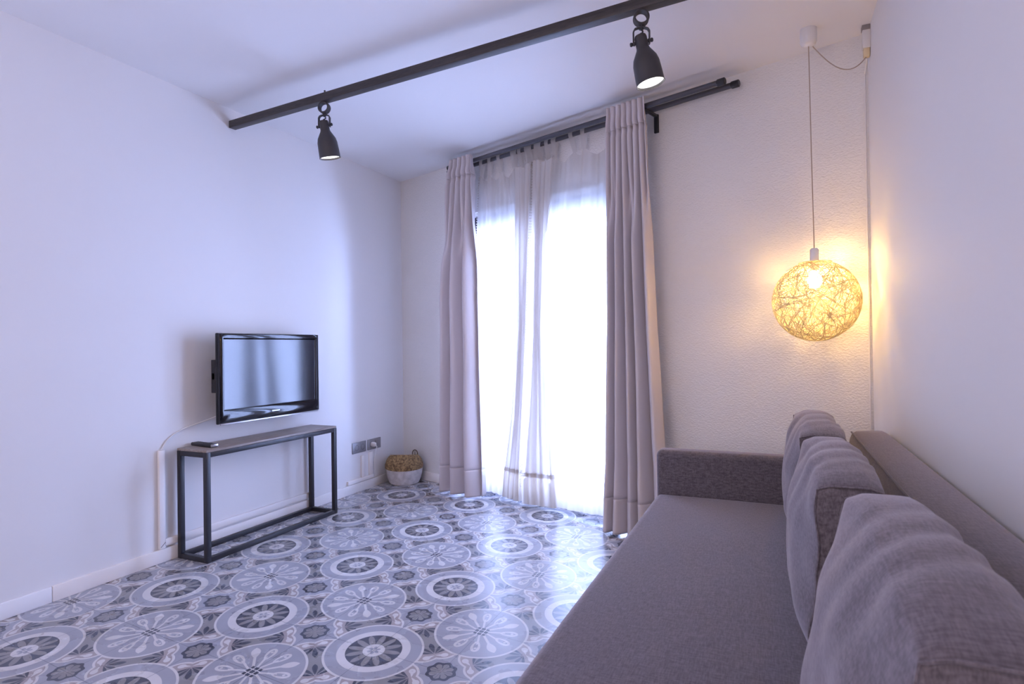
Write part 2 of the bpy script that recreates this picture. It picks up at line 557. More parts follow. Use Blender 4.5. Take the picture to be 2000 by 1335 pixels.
# ------------------------------------------------------------------ television
TX, TY0, TY1, TZ0, TZ1 = -2.70, 2.195, 2.943, 0.668, 1.160
tv = thing('television', (TX, (TY0 + TY1) / 2, TZ0), 'black flat screen television on a wall mount above the console table', 'television')
bm = bmesh.new()
add_box(bm, (TX - 0.030, TY0, TZ0), (TX - 0.013, TY1, TZ1), 0.006)
add_box(bm, (TX - 0.062, TY0 + 0.07, TZ0 + 0.06), (TX - 0.028, TY1 - 0.07, TZ1 - 0.06), 0.015)
mesh_obj('housing', bm, M['black_gloss'], tv)
SY0, SY1, SZ0, SZ1 = TY0 + 0.036, TY1 - 0.034, TZ0 + 0.078, TZ1 - 0.036
bm = bmesh.new()
prof = [(0.0, -0.012), (0.05, 0.0), (0.35, 0.004), (0.75, 0.003), (1.0, -0.006)]
rings = []
for t, dx in prof:
    y0 = TY0 + 0.002 + (SY0 - TY0 - 0.002) * t; y1 = TY1 - 0.002 + (SY1 - TY1 + 0.002) * t
    z0 = TZ0 + 0.002 + (SZ0 - TZ0 - 0.002) * t; z1 = TZ1 - 0.002 + (SZ1 - TZ1 + 0.002) * t
    ring = []
    nE = 14
    cs = [(y0, z0), (y1, z0), (y1, z1), (y0, z1)]
    for k in range(4):
        p, q = cs[k], cs[(k + 1) % 4]
        for j in range(nE):
            f = j / nE
            zz = p[1] + (q[1] - p[1]) * f; yy = p[0] + (q[0] - p[0]) * f
            ex = dx
            if k == 0: ex += 0.006 * math.sin(PI * min(1, t)) * math.sin(PI * f)
            ring.append(bm.verts.new((TX + ex, yy, zz)))
    rings.append(ring)
for A, B in zip(rings, rings[1:]):
    n = len(A)
    for j in range(n): bm.faces.new((A[j], A[(j + 1) % n], B[(j + 1) % n], B[j]))
mesh_obj('bezel', bm, M['black_gloss'], tv)
mesh_obj('screen', boxm((TX - 0.0128, SY0 - 0.001, SZ0 - 0.001), (TX - 0.005, SY1 + 0.001, SZ1 + 0.001)), M['screen'], tv, smooth=False)
mesh_obj('trim_strip', boxm((TX - 0.008, TY0 + 0.01, TZ0 - 0.004), (TX + 0.0, TY1 - 0.01, TZ0 + 0.003), 0.001), M['silver'], tv)
bm = bmesh.new()
for k in range(7):
    add_box(bm, (TX + 0.0085, 2.545 + k * 0.0085, TZ0 + 0.036), (TX + 0.0105, 2.5505 + k * 0.0085, TZ0 + 0.044))
mesh_obj('logo', bm, M['silver'], tv, smooth=False)

mount = thing('tv_wall_mount', (XL, 2.50, 0.92), 'black metal bracket holding the television to the left wall', 'bracket')
mesh_obj('wall_plate', boxm((XL, 2.42, 0.82), (XL + 0.012, 2.62, 1.02), 0.003), M['black_metal'], mount)
bm = bmesh.new()
add_box(bm, (XL + 0.012, 2.50, 0.90), (XL + 0.055, 2.54, 0.95), 0.003)
mesh_obj('arm', bm, M['black_metal'], mount)
bm = bmesh.new()
add_box(bm, (XL + 0.045, 2.222, 0.835), (XL + 0.077, 2.262, 1.015), 0.003)
add_box(bm, (XL + 0.045, 2.722, 0.835), (XL + 0.077, 2.762, 1.015), 0.003)
add_box(bm, (XL + 0.050, 2.222, 0.905), (XL + 0.072, 2.762, 0.945), 0.003)
mesh_obj('tv_plate', bm, M['black_metal'], mount)


def smoothpath(pts, n=12):
    out = []
    P = [Vector(p) for p in pts]
    P = [P[0] * 2 - P[1]] + P + [P[-1] * 2 - P[-2]]
    for k in range(1, len(P) - 2):
        for j in range(n):
            t = j / n
            a, b, c, d = P[k - 1], P[k], P[k + 1], P[k + 2]
            out.append(0.5 * ((2 * b) + (c - a) * t + (2 * a - 5 * b + 4 * c - d) * t * t + (3 * b - a - 3 * c + d) * t ** 3))
    out.append(P[-2]); return out


tvc = mesh_obj('tv_cable', tubem(smoothpath([(TX - 0.06, 2.33, 0.735), (-2.815, 2.22, 0.69), (XL + 0.006, 2.08, 0.655), (XL + 0.006, 2.00, 0.615), (XL + 0.008, 1.965, 0.568)]), 0.0035, 8), M['white_plastic'])
tag(tvc, 'thin white cable drooping from the television along the wall', 'cable')

# cable trunking
t = thing('cable_trunking', (XL, 1.96, 0.07), 'white trunking on the left wall, upright beside the console then low behind it', 'trunking')
mesh_obj('upright_channel', boxm((XL + 0.001, 1.944, 0.071), (XL + 0.018, 1.974, 0.566), 0.002), M['trim'], t)
mesh_obj('low_channel', boxm((XL + 0.001, 1.976, 0.080), (XL + 0.016, 3.02, 0.116), 0.002), M['trim'], t)
mesh_obj('mitre_joint', boxm((XL + 0.0172, 1.945, 0.0745), (XL + 0.0188, 1.977, 0.0765), mat=Matrix.Translation((0, 1.96, 0.09)) @ Matrix.Rotation(0.7, 4, 'X') @ Matrix.Translation((0, -1.96, -0.0755))), M['joint'], t, smooth=False)
t = thing('cable_trunking', (XL, 3.45, 0.07), 'short white trunking below the two wall sockets', 'trunking')
mesh_obj('low_channel', boxm((XL, 3.365, 0.072), (XL + 0.016, 3.655, 0.100), 0.002), M['trim'], t)
mesh_obj('upright_channel', boxm((XL, 3.520, 0.100), (XL + 0.014, 3.548, 0.262), 0.002), M['trim'], t)
mesh_obj('upright_channel', boxm((XL, 3.612, 0.100), (XL + 0.014, 3.650, 0.276), 0.002), M['trim'], t)


# wall sockets
def socket_plate(y0, y1, label, blank):
    z0, z1 = 0.287, 0.368
    t = thing('wall_socket', (XL, (y0 + y1) / 2, z0), label, 'socket', 'double wall sockets')
    mesh_obj('plate', boxm((XL, y0, z0), (XL + 0.009, y1, z1), 0.003), M['socket'], t)
    for k in (0, 1):
        cy = y0 + (y1 - y0) * (0.28 + 0.44 * k); cz = (z0 + z1) / 2
        if blank and k == 1:
            mesh_obj('rocker', boxm((XL + 0.008, cy - 0.026, cz - 0.026), (XL + 0.013, cy + 0.026, cz + 0.026), 0.002), M['socket'], t)
            continue
        mesh_obj('insert', boxm((XL + 0.008, cy - 0.026, cz - 0.026), (XL + 0.011, cy + 0.026, cz + 0.026), 0.002), M['socket'], t)
        mm = Matrix.Translation((XL + 0.0108, cy, cz)) @ Matrix.Rotation(PI / 2, 4, 'Y')
        well = mesh_obj('outlet_well', lathem([(0.0001, 0.0), (0.019, 0.0), (0.020, 0.0015), (0.021, 0.0)], 24, mm), M['socket_dark'], t)
    return t


socket_plate(3.425, 3.581, 'grey double wall socket nearer the console table', False)
socket_plate(3.602, 3.760, 'grey double wall socket above the basket, with a plug in it', True)
pl = thing('power_plug', (XL + 0.011, 3.646, 0.328), 'white plug with its lead in the socket beside the basket', 'plug')
mm = Matrix.Translation((XL + 0.012, 3.646, 0.328)) @ Matrix.Rotation(PI / 2, 4, 'Y')
mesh_obj('plug_body', lathem([(0.0001, 0), (0.018, 0), (0.0185, 0.012), (0.015, 0.03), (0.008, 0.036), (0.0001, 0.037)], 20, mm), M['white_plastic'], pl)
mesh_obj('lead', tubem(smoothpath([(XL + 0.040, 3.646, 0.326), (XL + 0.052, 3.652, 0.310), (XL + 0.040, 3.655, 0.27), (XL + 0.022, 3.660, 0.20), (XL + 0.020, 3.668, 0.12), (XL + 0.016, 3.672, 0.076)]), 0.0035, 8), M['white_plastic'], pl)

# ------------------------------------------------------------------ console table and remote
CX0, CX1, CY0, CY1, CZ = -2.818, -2.600, 2.036, 2.990, 0.565
k = 0.025
ct = thing('console_table', ((CX0 + CX1) / 2, (CY0 + CY1) / 2, 0), 'narrow console table with black square steel frame and greyish wood top', 'table')
mesh_obj('tabletop', boxm((CX0 + 0.001, CY0 + 0.001, CZ - 0.012), (CX1 - 0.001, CY1 - 0.001, CZ), 0.0015), M['tabletop'], ct)
for (x0, y0) in ((CX0, CY0), (CX1 - k, CY0), (CX0, CY1 - k), (CX1 - k, CY1 - k)):
    mesh_obj('leg', boxm((x0, y0, 0), (x0 + k, y0 + k, CZ - 0.0125), 0.0015), M['black_metal'], ct)
for z0 in (0.0, CZ - 0.0125 - k):
    for x0 in (CX0, CX1 - k):
        mesh_obj('long_rail', boxm((x0, CY0 + k, z0), (x0 + k, CY1 - k, z0 + k), 0.0015), M['black_metal'], ct)
    for y0 in (CY0, CY1 - k):
        mesh_obj('end_rail', boxm((CX0 + k, y0, z0), (CX1 - k, y0 + k, z0 + k), 0.0015), M['black_metal'], ct)
RM = Matrix.Translation((-2.733, 2.130, CZ)) @ Matrix.Rotation(-0.12, 4, 'Z')
rc = thing('remote_control', (-2.733, 2.130, CZ), 'black remote control lying on the near end of the console table', 'remote control')
mesh_obj('body', boxm((-0.090, -0.022, 0.0), (0.090, 0.022, 0.017), 0.006, 3, RM), M['black_plastic'], rc)
bm = bmesh.new()
for i in range(7):
    for j in range(3):
        add_box(bm, (-0.06 + i * 0.017, -0.013 + j * 0.0095, 0.0165), (-0.05 + i * 0.017, -0.006 + j * 0.0095, 0.0187), 0.001, 1, RM)
mesh_obj('button_pad', bm, M['socket_dark'], rc)
mesh_obj('end_cap', boxm((0.084, -0.020, 0.003), (0.0915, 0.020, 0.0172), 0.003, 2, RM), M['silver'], rc)

# ------------------------------------------------------------------ basket
BX, BY = -2.682, 3.855
bk = thing('basket', (BX, BY, 0), 'straw belly basket with white painted lower half in the far corner', 'basket')
BMt = Matrix.Translation((BX, BY, 0))


def wob(r, z, t):
    z2 = max(0, z - 0.11)
    return r * (1 + 0.03 * math.sin(3 * t + 0.5) + 0.012 * math.sin(26 * t) * (1 if z > 0.1 else 0.4)), z + z2 * 0.25 * math.sin(t + 2.6) + 0.004 * math.sin(2 * t)


low = [(0.0001, 0.002), (0.100, 0.001), (0.113, 0.006), (0.127, 0.035), (0.138, 0.075), (0.143, 0.112), (0.144, 0.122)]
up = [(0.1445, 0.118), (0.147, 0.128), (0.146, 0.150), (0.137, 0.178), (0.122, 0.202), (0.107, 0.216), (0.101, 0.212), (0.104, 0.196), (0.124, 0.160), (0.132, 0.12), (0.11, 0.04), (0.0001, 0.02)]
mesh_obj('painted_base', lathem(low, 64, BMt, wob), M['white_weave'], bk)
mesh_obj('woven_top', lathem(up, 64, BMt, wob), M['straw'], bk)
for (ang, h) in ((1.05, 0.045), (0.15, 0.050)):
    cx, cy = BX + 0.098 * math.cos(ang), BY + 0.098 * math.sin(ang)
    dx, dy = -math.sin(ang + 0.5) * 0.022, math.cos(ang + 0.5) * 0.022
    pts = [(cx + dx * c, cy + dy * c, 0.200 + h * s) for c, s in ((-1, 0), (-1.1, 0.5), (-0.7, 0.9), (0, 1.05), (0.7, 0.9), (1.1, 0.5), (1, 0))]
    mesh_obj('handle', tubem(smoothpath(pts, 5), 0.0045, 8), M['handle'], bk)

# ------------------------------------------------------------------ ceiling beam with spotlights
bd = Vector((1, -0.074, 0)).normalized(); bn = Vector((0.074, 1, 0)).normalized()
B0 = Vector((XL, 2.385, 2.340)); BL = (XR - XL) / bd.x
BMx = Matrix(((bd.x, bn.x, 0, B0.x), (bd.y, bn.y, 0, B0.y), (0, 0, 1, B0.z), (0, 0, 0, 1)))
bm = boxm((0.004, 0, 0), (BL - 0.004, 0.044, 0.042), 0.004, 2, BMx)
tag(mesh_obj('lighting_beam', bm, M['beam']), 'long dark square beam spanning wall to wall under the ceiling, carrying the spotlights', 'beam')


def spotlight(x, tx, ty, label, yaw, power):
    """lamp hung on a ring strapped under the beam"""
    s = (x - XL) / bd.x
    p = B0 + bd * s + bn * 0.022
    t = thing('spotlight', (p.x, p.y, p.z), label, 'spotlight', 'spotlights on the ceiling beam')
    ax = Matrix.Translation(p) @ Matrix.Rotation(yaw, 4, 'Z')
    # strap ring
    ring = [ax @ Vector((0.026 * math.cos(a), 0, -0.028 + 0.026 * math.sin(a))) for a in [2 * PI * i / 28 for i in range(28)]]
    bm = bmesh.new()
    for w_ in (-0.012, -0.006, 0.0, 0.006, 0.012):
        add_tube(bm, [q + (ax.to_3x3() @ Vector((0, w_, 0))) for q in ring], 0.0042, 8, True)
    mesh_obj('clamp_ring', bm, M['spot'], t)
    mesh_obj('clamp_bolt', tubem([ax @ Vector((0.004, 0, 0.034)), ax @ Vector((0.004, 0, 0.062))], 0.0045, 8), M['spot'], t)
    mesh_obj('swivel', tubem([ax @ Vector((0, 0, -0.050)), ax @ Vector((0, 0, -0.072))], 0.009, 12), M['black_metal'], t)
    pv = ax @ Matrix.Translation((0, 0, -0.066))
    yk = [(-0.030, 0, -0.062), (-0.030, 0, -0.014), (-0.024, 0, -0.004), (-0.012, 0, 0.0), (0.012, 0, 0.0), (0.024, 0, -0.004), (0.030, 0, -0.014), (0.030, 0, -0.062)]
    bm = bmesh.new()
    for w_ in (-0.006, -0.003, 0, 0.003, 0.006):
        add_tube(bm, [pv @ Vector((a, w_, c)) for a, _, c in yk], 0.0026, 6)
    mesh_obj('yoke', bm, M['spot'], t)
    hm = pv @ Matrix.Translation((0, 0, -0.055)) @ Matrix.Rotation(tx, 4, 'X') @ Matrix.Rotation(ty, 4, 'Y')
    for sx in (-1, 1):
        kb = bmesh.new()
        mk = hm @ Matrix.Translation((sx * 0.034, 0, 0)) @ Matrix.Rotation(PI / 2, 4, 'Y')
        add_lathe(kb, [(0.0001, -0.010), (0.006, -0.010), (0.0085, -0.006), (0.006, 0.0), (0.0085, 0.006), (0.006, 0.010), (0.0001, 0.010)], 12, mk)
        mesh_obj('knob', kb, M['black_metal'], t)
    outer = [(0.0001, 0.026), (0.021, 0.025), (0.0235, 0.018), (0.0235, -0.022), (0.026, -0.030), (0.034, -0.044), (0.045, -0.064), (0.050, -0.085), (0.052, -0.125), (0.053, -0.160), (0.0545, -0.163), (0.0525, -0.164), (0.050, -0.155)]
    inner = [(0.049, -0.125), (0.046, -0.085), (0.036, -0.060), (0.0001, -0.052)]
    mesh_obj('lamp_shade', lathem(outer, 36, hm), M['spot'], t)
    mesh_obj('reflector', lathem([(0.0512, -0.158)] + inner, 36, hm), M['spot_in'], t)
    bulb = [(0.0001, -0.150), (0.020, -0.148), (0.036, -0.138), (0.044, -0.122), (0.040, -0.100), (0.022, -0.070), (0.018, -0.055)]
    mesh_obj('bulb', lathem(bulb, 28, hm), M['bulb_white'], t)
    bc = [ax @ Vector((0.0, 0.0, -0.072)), pv @ Vector((0.006, 0.004, -0.014)), pv @ Vector((-0.006, 0.0, -0.024)), hm @ Vector((0, 0, 0.024))]
    mesh_obj('lead', tubem(smoothpath(bc, 6), 0.0028, 8), M['black_plastic'], t)
    l = bpy.data.lights.new('spot_beam', 'SPOT'); l.energy = power; l.color = (1.0, 0.93, 0.88); l.spot_size = 1.9; l.spot_blend = 0.7; l.shadow_soft_size = 0.03
    lo = bpy.data.objects.new('spot_beam', l); COL.objects.link(lo)
    lo.matrix_world = hm @ Matrix.Translation((0, 0, -0.172))
    return t


M['bulb_white'] = emitter('lit_spot_bulb', (1.0, 0.97, 0.95), 6.0)
spotlight(-2.105, 0.17, -0.10, 'charcoal bell spotlight hanging from the beam on the television side', 0.25, 4)
spotlight(-0.445, 0.0, -0.20, 'tilted charcoal bell spotlight on the beam, the one nearer the pendant lamp', 0.35, 4)

# ------------------------------------------------------------------ curtain rods
RZ = 2.382
rod = thing('double_curtain_rod', W(1.75, 0.09, RZ), 'pair of dark grey curtain rods on shared brackets above the window', 'curtain rod')
FO, BO = 0.135, 0.062
for (s0, s1, off) in ((0.78, 2.772, FO), (0.70, 2.815, BO)):
    mesh_obj('rod', tubem([W(s0, off, RZ), W(s1, off, RZ)], 0.0145, 16), M['rod'], rod)
    for s, d in ((s0, -1), (s1, 1)):
        mesh_obj('end_cap', tubem([W(s - d * 0.004, off, RZ), W(s, off, RZ), W(s + d * 0.034, off, RZ), W(s + d * 0.037, off, RZ)], [0.0160, 0.0185, 0.0185, 0.015], 18), M['black_metal'], rod)
for s in (0.775, 2.362):
    bm = bmesh.new()
    add_box(bm, (s - 0.013, -0.014, RZ - 0.115), (s + 0.013, 0.0, RZ - 0.012), 0.002, mat=WM)
    add_box(bm, (s - 0.010, -FO - 0.012, RZ - 0.026), (s + 0.010, 0.0, RZ - 0.0135), 0.002, mat=WM)
    mesh_obj('bracket', bm, M['black_metal'], rod)


# ------------------------------------------------------------------ curtains
def interp(tab, z):
    tab = sorted(tab)
    if z <= tab[0][0]: return tab[0][1]
    for (a, va), (b, vb) in zip(tab, tab[1:]):
        if z <= b: return va + (vb - va) * (z - a) / (b - a)
    return tab[-1][1]


def smooth(a, b, x):
    t = max(0.0, min(1.0, (x - a) / (b - a))); return t * t * (3 - 2 * t)


def drape(name, left, right, top, n_pleat, crests, amp, seed, label, zb, offtab):
    """heavy curtain; left/right edges and offset as tables over z; crests: fold crest places (0..1) low down"""
    rnd = random.Random(seed)
    t = thing(name, W((left[0][1] + right[0][1]) / 2, 0.14, 0.0), label, 'curtain', 'heavy taupe curtains')
    cr = [-0.12] + list(crests) + [1.12]
    skew = [rnd.uniform(-0.04, 0.04) for _ in cr]

    def low_wave(u, z):
        # rounded crests, tighter valleys, each drifting a little as it falls
        c = [q + skew[i] * (1 - z / 2.4) for i, q in enumerate(cr)]
        for p, q in zip(c, c[1:]):
            if p <= u <= q:
                f = (u - p) / (q - p)
                return 2 * abs(math.cos(PI * f)) ** 0.75 - 1
        return 0.0

    def fn(u, v):
        z = zb + (top - zb) * v
        s0, s1 = interp(left, z), interp(right, z)
        k = smooth(0.20, 0.80, top - z)                       # 0 pleats at the top, 1 broad folds below
        hd = smooth(0.06, 0.12, z - (top - 0.17))             # stitched heading
        w = math.cos(2 * PI * (u * n_pleat))
        wave = w * (1 - k) + low_wave(u, z) * k
        A = amp * (0.55 + 0.45 * k + 0.25 * (1 - z / 2.4)) * (1 - 0.35 * hd)
        off = interp(offtab, z) + A * wave - 0.010 * math.exp(-((z - (top - 0.145)) / 0.018) ** 2)
        off += noise.noise(Vector((u * 5 + seed, z * 1.6, 0))) * 0.008 * k
        s = s0 + (s1 - s0) * u + 0.006 * math.sin(2 * PI * u * n_pleat) * (1 - k)
        return W(s, max(0.02, off), z)

    hz = (top - 0.135) / top
    hem = 0.19 / top
    for nm, v0, v1, nv in (('hem', 0.0, hem, 14), ('panel', hem, hz, 90), ('pleated_heading', hz, 1.0, 20)):
        bm = gridm(lambda u, v: fn(u, v0 + (v1 - v0) * v), 170, nv)
        o = mesh_obj(nm, bm, M['drape'], t, angle=80)
        sd = o.modifiers.new('thick', 'SOLIDIFY'); sd.thickness = 0.003 if nm != 'hem' else 0.0045; sd.offset = 0
    pts = [fn(i / 120, hem) - WN * 0.0022 for i in range(121)]
    mesh_obj('hem_stitch', tubem(pts, 0.0007, 5), M['drape'], t)
    return t


drape('window_curtain', [(2.40, 0.835), (2.25, 0.80), (1.4, 0.705), (0.0, 0.672)], [(2.40, 1.052), (2.25, 1.060), (1.37, 1.050), (0.0, 1.055)], 2.408, 5,
      (0.10, 0.42, 0.80), 0.058, 3, 'heavy taupe curtain gathered at the left of the window, nearer the television', 0.018,
      [(2.45, 0.186), (2.1, 0.176), (1.2, 0.160), (0.0, 0.152)])
drape('window_curtain', [(2.40, 2.150), (2.0, 2.135), (1.3, 2.110), (0.3, 2.085), (0.0, 2.09)], [(2.40, 2.388), (2.25, 2.395), (1.16, 2.410), (0.5, 2.455), (0.0, 2.50)], 2.412, 7,
      (0.05, 0.26, 0.46, 0.66, 0.92), 0.044, 8, 'heavy taupe curtain gathered at the right of the window, behind the sofa arm', 0.012,
      [(2.45, 0.185), (2.1, 0.168), (1.2, 0.130), (0.4, 0.145), (0.0, 0.185)])


def sheer(edges, tabs, bunch_hi, seed, label, bottom, off0):
    """voile panel: edges = four tables over z (outer edge, bunch start, bunch end); bunch folds overlap themselves"""
    rnd = random.Random(seed)
    t = thing('sheer_curtain', W((edges[0][0][1] + edges[-1][0][1]) / 2, 0.062, 0.0), label, 'curtain', 'cream sheer curtains')
    top = 2.285
    e0, e1, e2 = edges

    def s_of(u, z):
        a, b, c = interp(e0, z), interp(e1, z), interp(e2, z)
        UB = 0.45                                              # share of the cloth that hangs flat
        uu = u if bunch_hi else 1 - u
        if uu < UB:
            f = uu / UB
            return a + (b - a) * f, 0.0, f
        f = (uu - UB) / (1 - UB)
        ease = smooth(0, 0.12, f)
        return b + (c - b) * (f + 0.17 * math.sin(2 * PI * 4 * f) * ease), ease, f

    def fn(u, v):
        zb = bottom(u)
        sag = 0
        ks = sorted(tabs)
        for a, b in zip(ks, ks[1:]):
            if a <= u <= b:
                f = (u - a) / (b - a)
                sa, sb = s_of(a, 2.2)[0], s_of(b, 2.2)[0]
                sag = min(0.06, abs(sb - sa) * 0.45) * 4 * f * (1 - f)
        zt = top - sag
        z = zb + (zt - zb) * v
        s, bun, f = s_of(u, z)
        lo = 1 - z / 2.3
        if bun > 0: w = 0.022 * math.cos(2 * PI * 4 * f) * bun + 0.006 * math.sin(2 * PI * 11 * f)
        else: w = 0.009 * math.sin(2 * PI * f * 3.2 + seed) + 0.004 * math.sin(2 * PI * f * 8 + z)
        n = noise.noise(Vector((u * 9 + seed, z * 1.3, 0.3))) * 0.012
        s += 0.006 * noise.noise(Vector((u * 4, z * 1.5, seed)))
        return W(s, max(0.006, off0 + w + n * (0.4 + lo)), z)

    hemz = 0.085
    flat, crowd = ((0.0, 0.47), (0.47, 1.0)) if bunch_hi else ((0.53, 1.0), (0.0, 0.53))
    for nm, (a, b), v0, v1, nu, nv, mt_ in (('voile_panel', flat, hemz, 1.0, 90, 70, M['sheer']), ('gathered_edge', crowd, hemz, 1.0, 190, 70, M['sheer_gathered']), ('hem', (0, 1), 0.0, hemz, 240, 12, M['sheer_hem'])):
        mesh_obj(nm, gridm(lambda u, v: fn(a + (b - a) * u, v0 + (v1 - v0) * v), nu, nv), mt_, t, angle=80)
    mesh_obj('hem_band', gridm(lambda u, v: fn(u, hemz - 0.004 + 0.012 * v) - WN * 0.0015, 240, 1), M['sheer_hem'], t, angle=80)
    for u in tabs:
        p = fn(u, 1.0)
        s = (p - C0).dot(WD)
        po = -(p - C0).dot(WN)
        lean = rnd.uniform(-0.012, 0.012)
        w0 = 0.016
        bm = bmesh.new()
        path = [(po, p.z - 0.014), (BO + 0.018, RZ - 0.010), (BO + 0.0165, RZ + 0.006), (BO + 0.008, RZ + 0.0155), (BO - 0.008, RZ + 0.0155), (BO - 0.0165, RZ + 0.006), (BO - 0.017, RZ - 0.02), (po - 0.003, p.z - 0.013)]
        rows = []
        for kk, (off, z) in enumerate(path):
            f = (z - p.z) / (RZ - p.z)
            rows.append([bm.verts.new(W(s + lean * f + (c - 0.5) * 2 * w0 * (1 - 0.25 * math.sin(PI * max(0, min(1, f)))), max(0.012, off), z)) for c in (0, 0.5, 1)])
        for A, B in zip(rows, rows[1:]):
            for c in (0, 1): bm.faces.new((A[c], A[c + 1], B[c + 1], B[c]))
        mesh_obj('tab', bm, M['sheer'], t, angle=80)
    for u0, d in ((0.0, -0.006), (1.0, 0.006)):
        bm = bmesh.new()
        for i in range(118):
            v = 0.05 + 0.945 * i / 117
            bmesh.ops.create_uvsphere(bm, u_segments=6, v_segments=4, radius=0.0045, matrix=Matrix.Translation(fn(u0, v) + WD * d))
        mesh_obj('beaded_trim', bm, M['sheer_hem'], t)
    return t


sheer(([(2.3, 1.005), (1.9, 0.968), (1.0, 0.955), (0.0, 0.955)],
       [(2.3, 1.330), (1.7, 1.330), (1.2, 1.340), (0.6, 1.27), (0.15, 1.19), (0.0, 1.17)],
       [(2.3, 1.488), (1.9, 1.470), (1.2, 1.420), (0.6, 1.385), (0.15, 1.350), (0.0, 1.350)]),
      [0.015, 0.13, 0.28, 0.45, 0.56, 0.67, 0.78, 0.89, 0.985], True, 2.0,
      'cream sheer curtain on the left half of the window, beside the left drape', lambda u: 0.020 + 0.02 * (1 - u), 0.055)
sheer(([(2.3, 2.125), (0.0, 2.11)],
       [(2.3, 1.670), (1.7, 1.600), (1.2, 1.580), (0.6, 1.60), (0.15, 1.640), (0.0, 1.65)],
       [(2.3, 1.506), (1.9, 1.490), (1.2, 1.470), (0.6, 1.430), (0.15, 1.372), (0.0, 1.372)]),
      [0.015, 0.12, 0.23, 0.34, 0.45, 0.55, 0.70, 0.78, 0.985], False, 5.0,
      'cream sheer curtain on the right half of the window, beside the right drape', lambda u: 0.012 + 0.03 * u, 0.055)


# ------------------------------------------------------------------ pendant lamp
PX, PY = 0.160, 2.902
GX, GY, GZ, GR = 0.172, 2.902, 1.250, 0.178
pd = thing('pendant_lamp', (PX, PY, ZC), 'lit globe pendant lamp of tangled yellowish twine over the sofa', 'lamp')
mesh_obj('ceiling_canopy', lathem([(0.034, 0.0), (0.035, -0.03), (0.034, -0.056), (0.029, -0.068), (0.018, -0.075), (0.0001, -0.076)], 28, Matrix.Translation((PX, PY, ZC))), M['white_plastic'], pd)
mesh_obj('cord', tubem([(PX, PY, ZC - 0.075), (PX + 0.004, PY, 1.9), (GX - 0.003, PY, 1.482)], 0.0022, 8), M['cord'], pd)
mesh_obj('lamp_socket', lathem([(0.0001, 0.066), (0.012, 0.065), (0.0175, 0.058), (0.018, 0.0), (0.018, -0.035), (0.0001, -0.036)], 24, Matrix.Translation((GX - 0.003, PY, 1.418))), M['white_plastic'], pd)
bprof = [(0.0001, -0.060), (0.014, -0.056), (0.026, -0.042), (0.030, -0.026), (0.027, -0.010), (0.017, 0.008), (0.014, 0.022)]
mesh_obj('bulb', lathem(bprof, 24, Matrix.Translation((GX - 0.003, PY, 1.365))), emitter('warm_bulb', (1.0, 0.60, 0.22), 330), pd)
rnd = random.Random(11)
bm = bmesh.new()
for k in range(225):
    # loose loop wound on the globe: circle of radius close to the globe's, tipped at random
    n = Vector((rnd.gauss(0, 1), rnd.gauss(0, 1), rnd.gauss(0, 0.9))).normalized()
    c = rnd.uniform(-0.55, 0.55)
    a, b = frame_of(n)
    rr = math.sqrt(1 - c * c)
    w1, w2, p1, p2 = rnd.randint(2, 4), rnd.randint(3, 7), rnd.uniform(0, 6), rnd.uniform(0, 6)
    st, ln = rnd.uniform(0, 2 * PI), rnd.uniform(0.35, 0.95) * 2 * PI
    pts = []
    NN = 44
    sh = GR * rnd.uniform(0.972, 1.0)
    for i in range(NN + 1):
        tt = st + ln * i / NN
        d = (n * (c + 0.05 * math.sin(w1 * tt + p1) + 0.025 * math.sin(w2 * tt + p2)) + a * rr * math.cos(tt) + b * rr * math.sin(tt)).normalized()
        q = Vector((GX, GY, GZ)) + d * sh
        if q.z > GZ + GR * 0.955:
            e = Vector((q.x - GX, q.y - GY, 0))
            q = Vector((GX, GY, GZ + GR * 0.957)) + e.normalized() * max(0.066, e.length)
        pts.append(q)
    add_tube(bm, pts, rnd.uniform(0.0007, 0.0013), 5)
for rr, zz in ((0.064, GZ + GR * 0.957),):
    add_tube(bm, [(GX + rr * math.cos(2 * PI * i / 40), GY + rr * math.sin(2 * PI * i / 40), zz) for i in range(40)], 0.0016, 6, True)
for a_ in (0, PI / 2, PI, 1.5 * PI):
    add_tube(bm, [(GX + 0.017 * math.cos(a_), GY + 0.017 * math.sin(a_), GZ + GR * 0.965), (GX + 0.064 * math.cos(a_), GY + 0.064 * math.sin(a_), GZ + GR * 0.957)], 0.0013, 5)
mesh_obj('lamp_shade', bm, M['strand'], pd, smooth=True)
# feed cable, ceiling junction box and corner cable
jb = thing('junction_box', (XR - 0.012, 2.985, ZC), 'small pale junction box in the ceiling corner beside the pendant', 'junction box')
mesh_obj('box_body', boxm((XR - 0.030, 2.965, 2.355), (XR, 2.995, ZC - 0.02), 0.003), M['white_plastic'], jb)
mesh_obj('terminal', boxm((XR - 0.026, 2.969, 2.318), (XR - 0.002, 2.992, 2.357), 0.003), plain('cream_terminal', (0.75, 0.62, 0.40), 0.4), jb)
mesh_obj('box_top_shadow', boxm((XR - 0.032, 2.963, ZC - 0.022), (XR, 2.997, ZC), 0.002), plain('painted_shadow_grey', (0.30, 0.27, 0.27), 0.5), jb)  # grey block stands for the shadow on the ceiling above the box
sw = []
P0, P1 = Vector((PX + 0.016, PY, ZC - 0.0785)), Vector((XR - 0.014, 2.980, 2.322))
for i in range(25):
    f = i / 24
    q = P0.lerp(P1, f); q.z -= 0.30 * f * (1 - f) * (0.75 + 0.5 * f); sw.append(q)
tag(mesh_obj('swag_cable', tubem(sw, 0.0022, 8), M['cord']), 'thin cord swagging from the pendant canopy to the junction box', 'cable')
cq = W(SR - 0.012, 0.008, 0)
